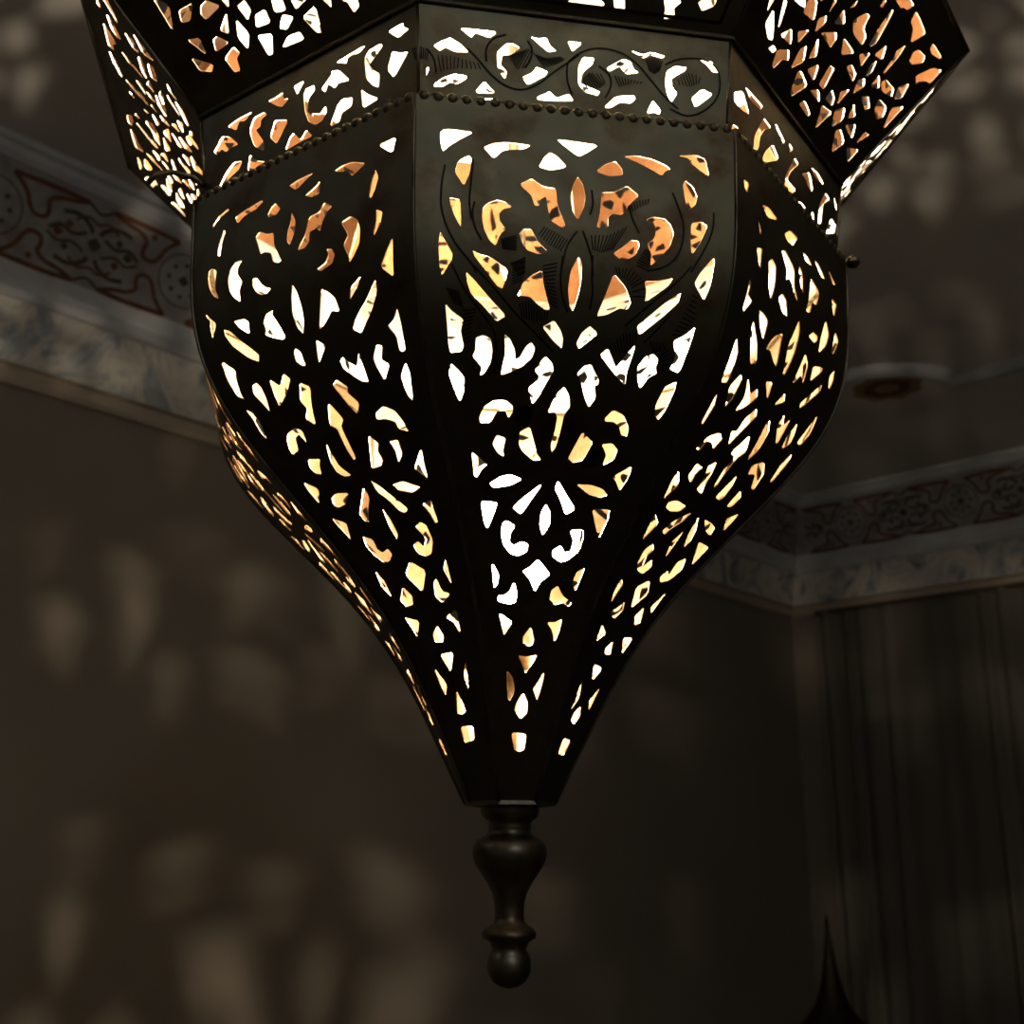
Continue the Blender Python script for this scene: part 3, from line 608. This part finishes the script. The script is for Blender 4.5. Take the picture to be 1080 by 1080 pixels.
# sheer curtain over the window wall
cu = MB(); CY0, CY1 = 2.527, -.9
n = 420; vs = []; rows = [2.70, 2.55, 2.2, 1.7, 1.2, .7, .3, .03]
for j, z in enumerate(rows):
    for i in range(n + 1):
        t = i / n; y = CY0 + (CY1 - CY0) * t
        amp = .02 + .012 * math.sin(t * 23 + 1.3)
        ph = t * 2 * math.pi * 34 + 1.6 * math.sin(t * 19) + .25 * j * math.sin(t * 11)
        vs.append((XR - .075 + amp * math.sin(ph) * (.6 + .06 * j), y + .012 * math.sin(ph * .5 + j * .3), z))
cu.add(vs, [(j * (n + 1) + i, j * (n + 1) + i + 1, (j + 1) * (n + 1) + i + 1, (j + 1) * (n + 1) + i) for j in range(len(rows) - 1) for i in range(n)], 0, True)
curtain = empty('sheer_curtain', W(XR - .075, .8, 0), ANG)
tag(curtain, 'sheer pleated curtain hanging from the cornice over the dark window', 'curtain')
cw = cu.build('curtain_panel', [VOILE], curtain, None)
cw.location = Vector((-(XR - .075), -.8, 0))
tr = MB(); tr.box((0, (CY0 + CY1) / 2 - .8, 2.69), (.03, CY0 - CY1, .02)); tr.build('curtain_track', [FRAME], curtain, (0, 0, 0))

# dark spired lantern on the floor, far right
SP = Vector((.885, 3.3, 0))
fl = empty('floor_lantern', SP)
tag(fl, 'dark slender-spired metal lantern standing low in front of the sheer curtain', 'lantern')
zt = 1.415
sp = MB(); sp.lathe([(.0005, zt), (.004, zt - .008), (.007, zt - .04), (.010, zt - .07), (.014, zt - .10), (.02, zt - .145), (.03, zt - .19), (.045, zt - .23), (.065, zt - .26), (.09, zt - .287), (.115, zt - .32), (.13, zt - .36), (.135, zt - .41)], 28)
sp.build('spire', [GROOVE], fl, (0, 0, 0))
bdm = MB(); bdm.lathe([(.128, zt - .41), (.14, zt - .415), (.14, zt - .43), (.125, zt - .44), (.125, zt - .80), (.14, zt - .81), (.14, zt - .83), (.08, zt - .85), (.0005, zt - .85)], 8, smooth=False)
bdm.build('body', [GROOVE], fl, (0, 0, 0))
for k in range(4):
    lg = MB(); q = math.pi / 4 + k * math.pi / 2
    lg.tube([(.09 * math.cos(q), .09 * math.sin(q), zt - .84), (.15 * math.cos(q), .15 * math.sin(q), 0.004)], [.012, .008], 10)
    lg.build('leg', [GROOVE], fl, (0, 0, 0))

# ------------------------------------------------------------------ world, added fill lamps behind the camera, camera
w = bpy.data.worlds.new('world'); SC.world = w; w.use_nodes = True
w.node_tree.nodes['Background'].inputs[0].default_value = (.05, .055, .07, 1)
w.node_tree.nodes['Background'].inputs[1].default_value = .15

def globe(name, label, loc, power, col=(.92, .97, 1)):
    t = empty(name, loc); tag(t, label, 'fill lamp')
    s = MB(); s.ball((0, 0, 0), .11, 0, 24, 16); s.build('globe', [emit(name + '_glow', col, power)], t, (0, 0, 0))
    r = MB(); r.lathe([(.0002, .095), (.06, .10), (.07, .125), (.0002, .13)], 20); r.build('mount', [DARKB], t, (0, 0, 0))
    r = MB(); r.tube([(0, 0, .12), (0, 0, 3.26 - loc.z)], .008, 10); r.build('rod', [DARKB], t, (0, 0, 0))
globe('fill_lamp', 'unseen white globe lamp added for fill, farther from the left wall behind the viewer', W(-.87, -1.9, 2.95), 38)  # out-of-view lamp added for room fill and the front brass reflection
globe('fill_lamp', 'unseen white globe lamp added for fill, nearer the left wall behind the viewer', W(-1.2, 1.6, 2.95), 3.5)  # second out-of-view lamp, added to lift the left side

cam = bpy.data.cameras.new('camera'); co = bpy.data.objects.new('camera', cam); COL.objects.link(co)
cam.sensor_width = 36; cam.lens = 39.13514; cam.clip_start = .01
cam.dof.use_dof = True; cam.dof.focus_distance = .5; cam.dof.aperture_fstop = 17
co.matrix_world = Matrix(((0.9999848, -0.0054903, -0.0004447), (-0.0019927, -0.2853033, -0.9584352), (0.0051353, 0.9584216, -0.2853099))).to_4x4()
co.location = EYE
SC.camera = co
SC.view_settings.view_transform = 'Standard'
SC.view_settings.look = 'None'
SC.view_settings.gamma = 1
SC.view_settings.exposure = 0
SC.view_settings.use_curve_mapping = False
SC.cycles.use_denoising = True
SC.cycles.max_bounces = 8
SC.cycles.diffuse_bounces = 5
SC.cycles.glossy_bounces = 4
SC.cycles.transparent_max_bounces = 12
SC.cycles.sample_clamp_indirect = 6
SC.cycles.caustics_reflective = True
SC.cycles.use_light_tree = True
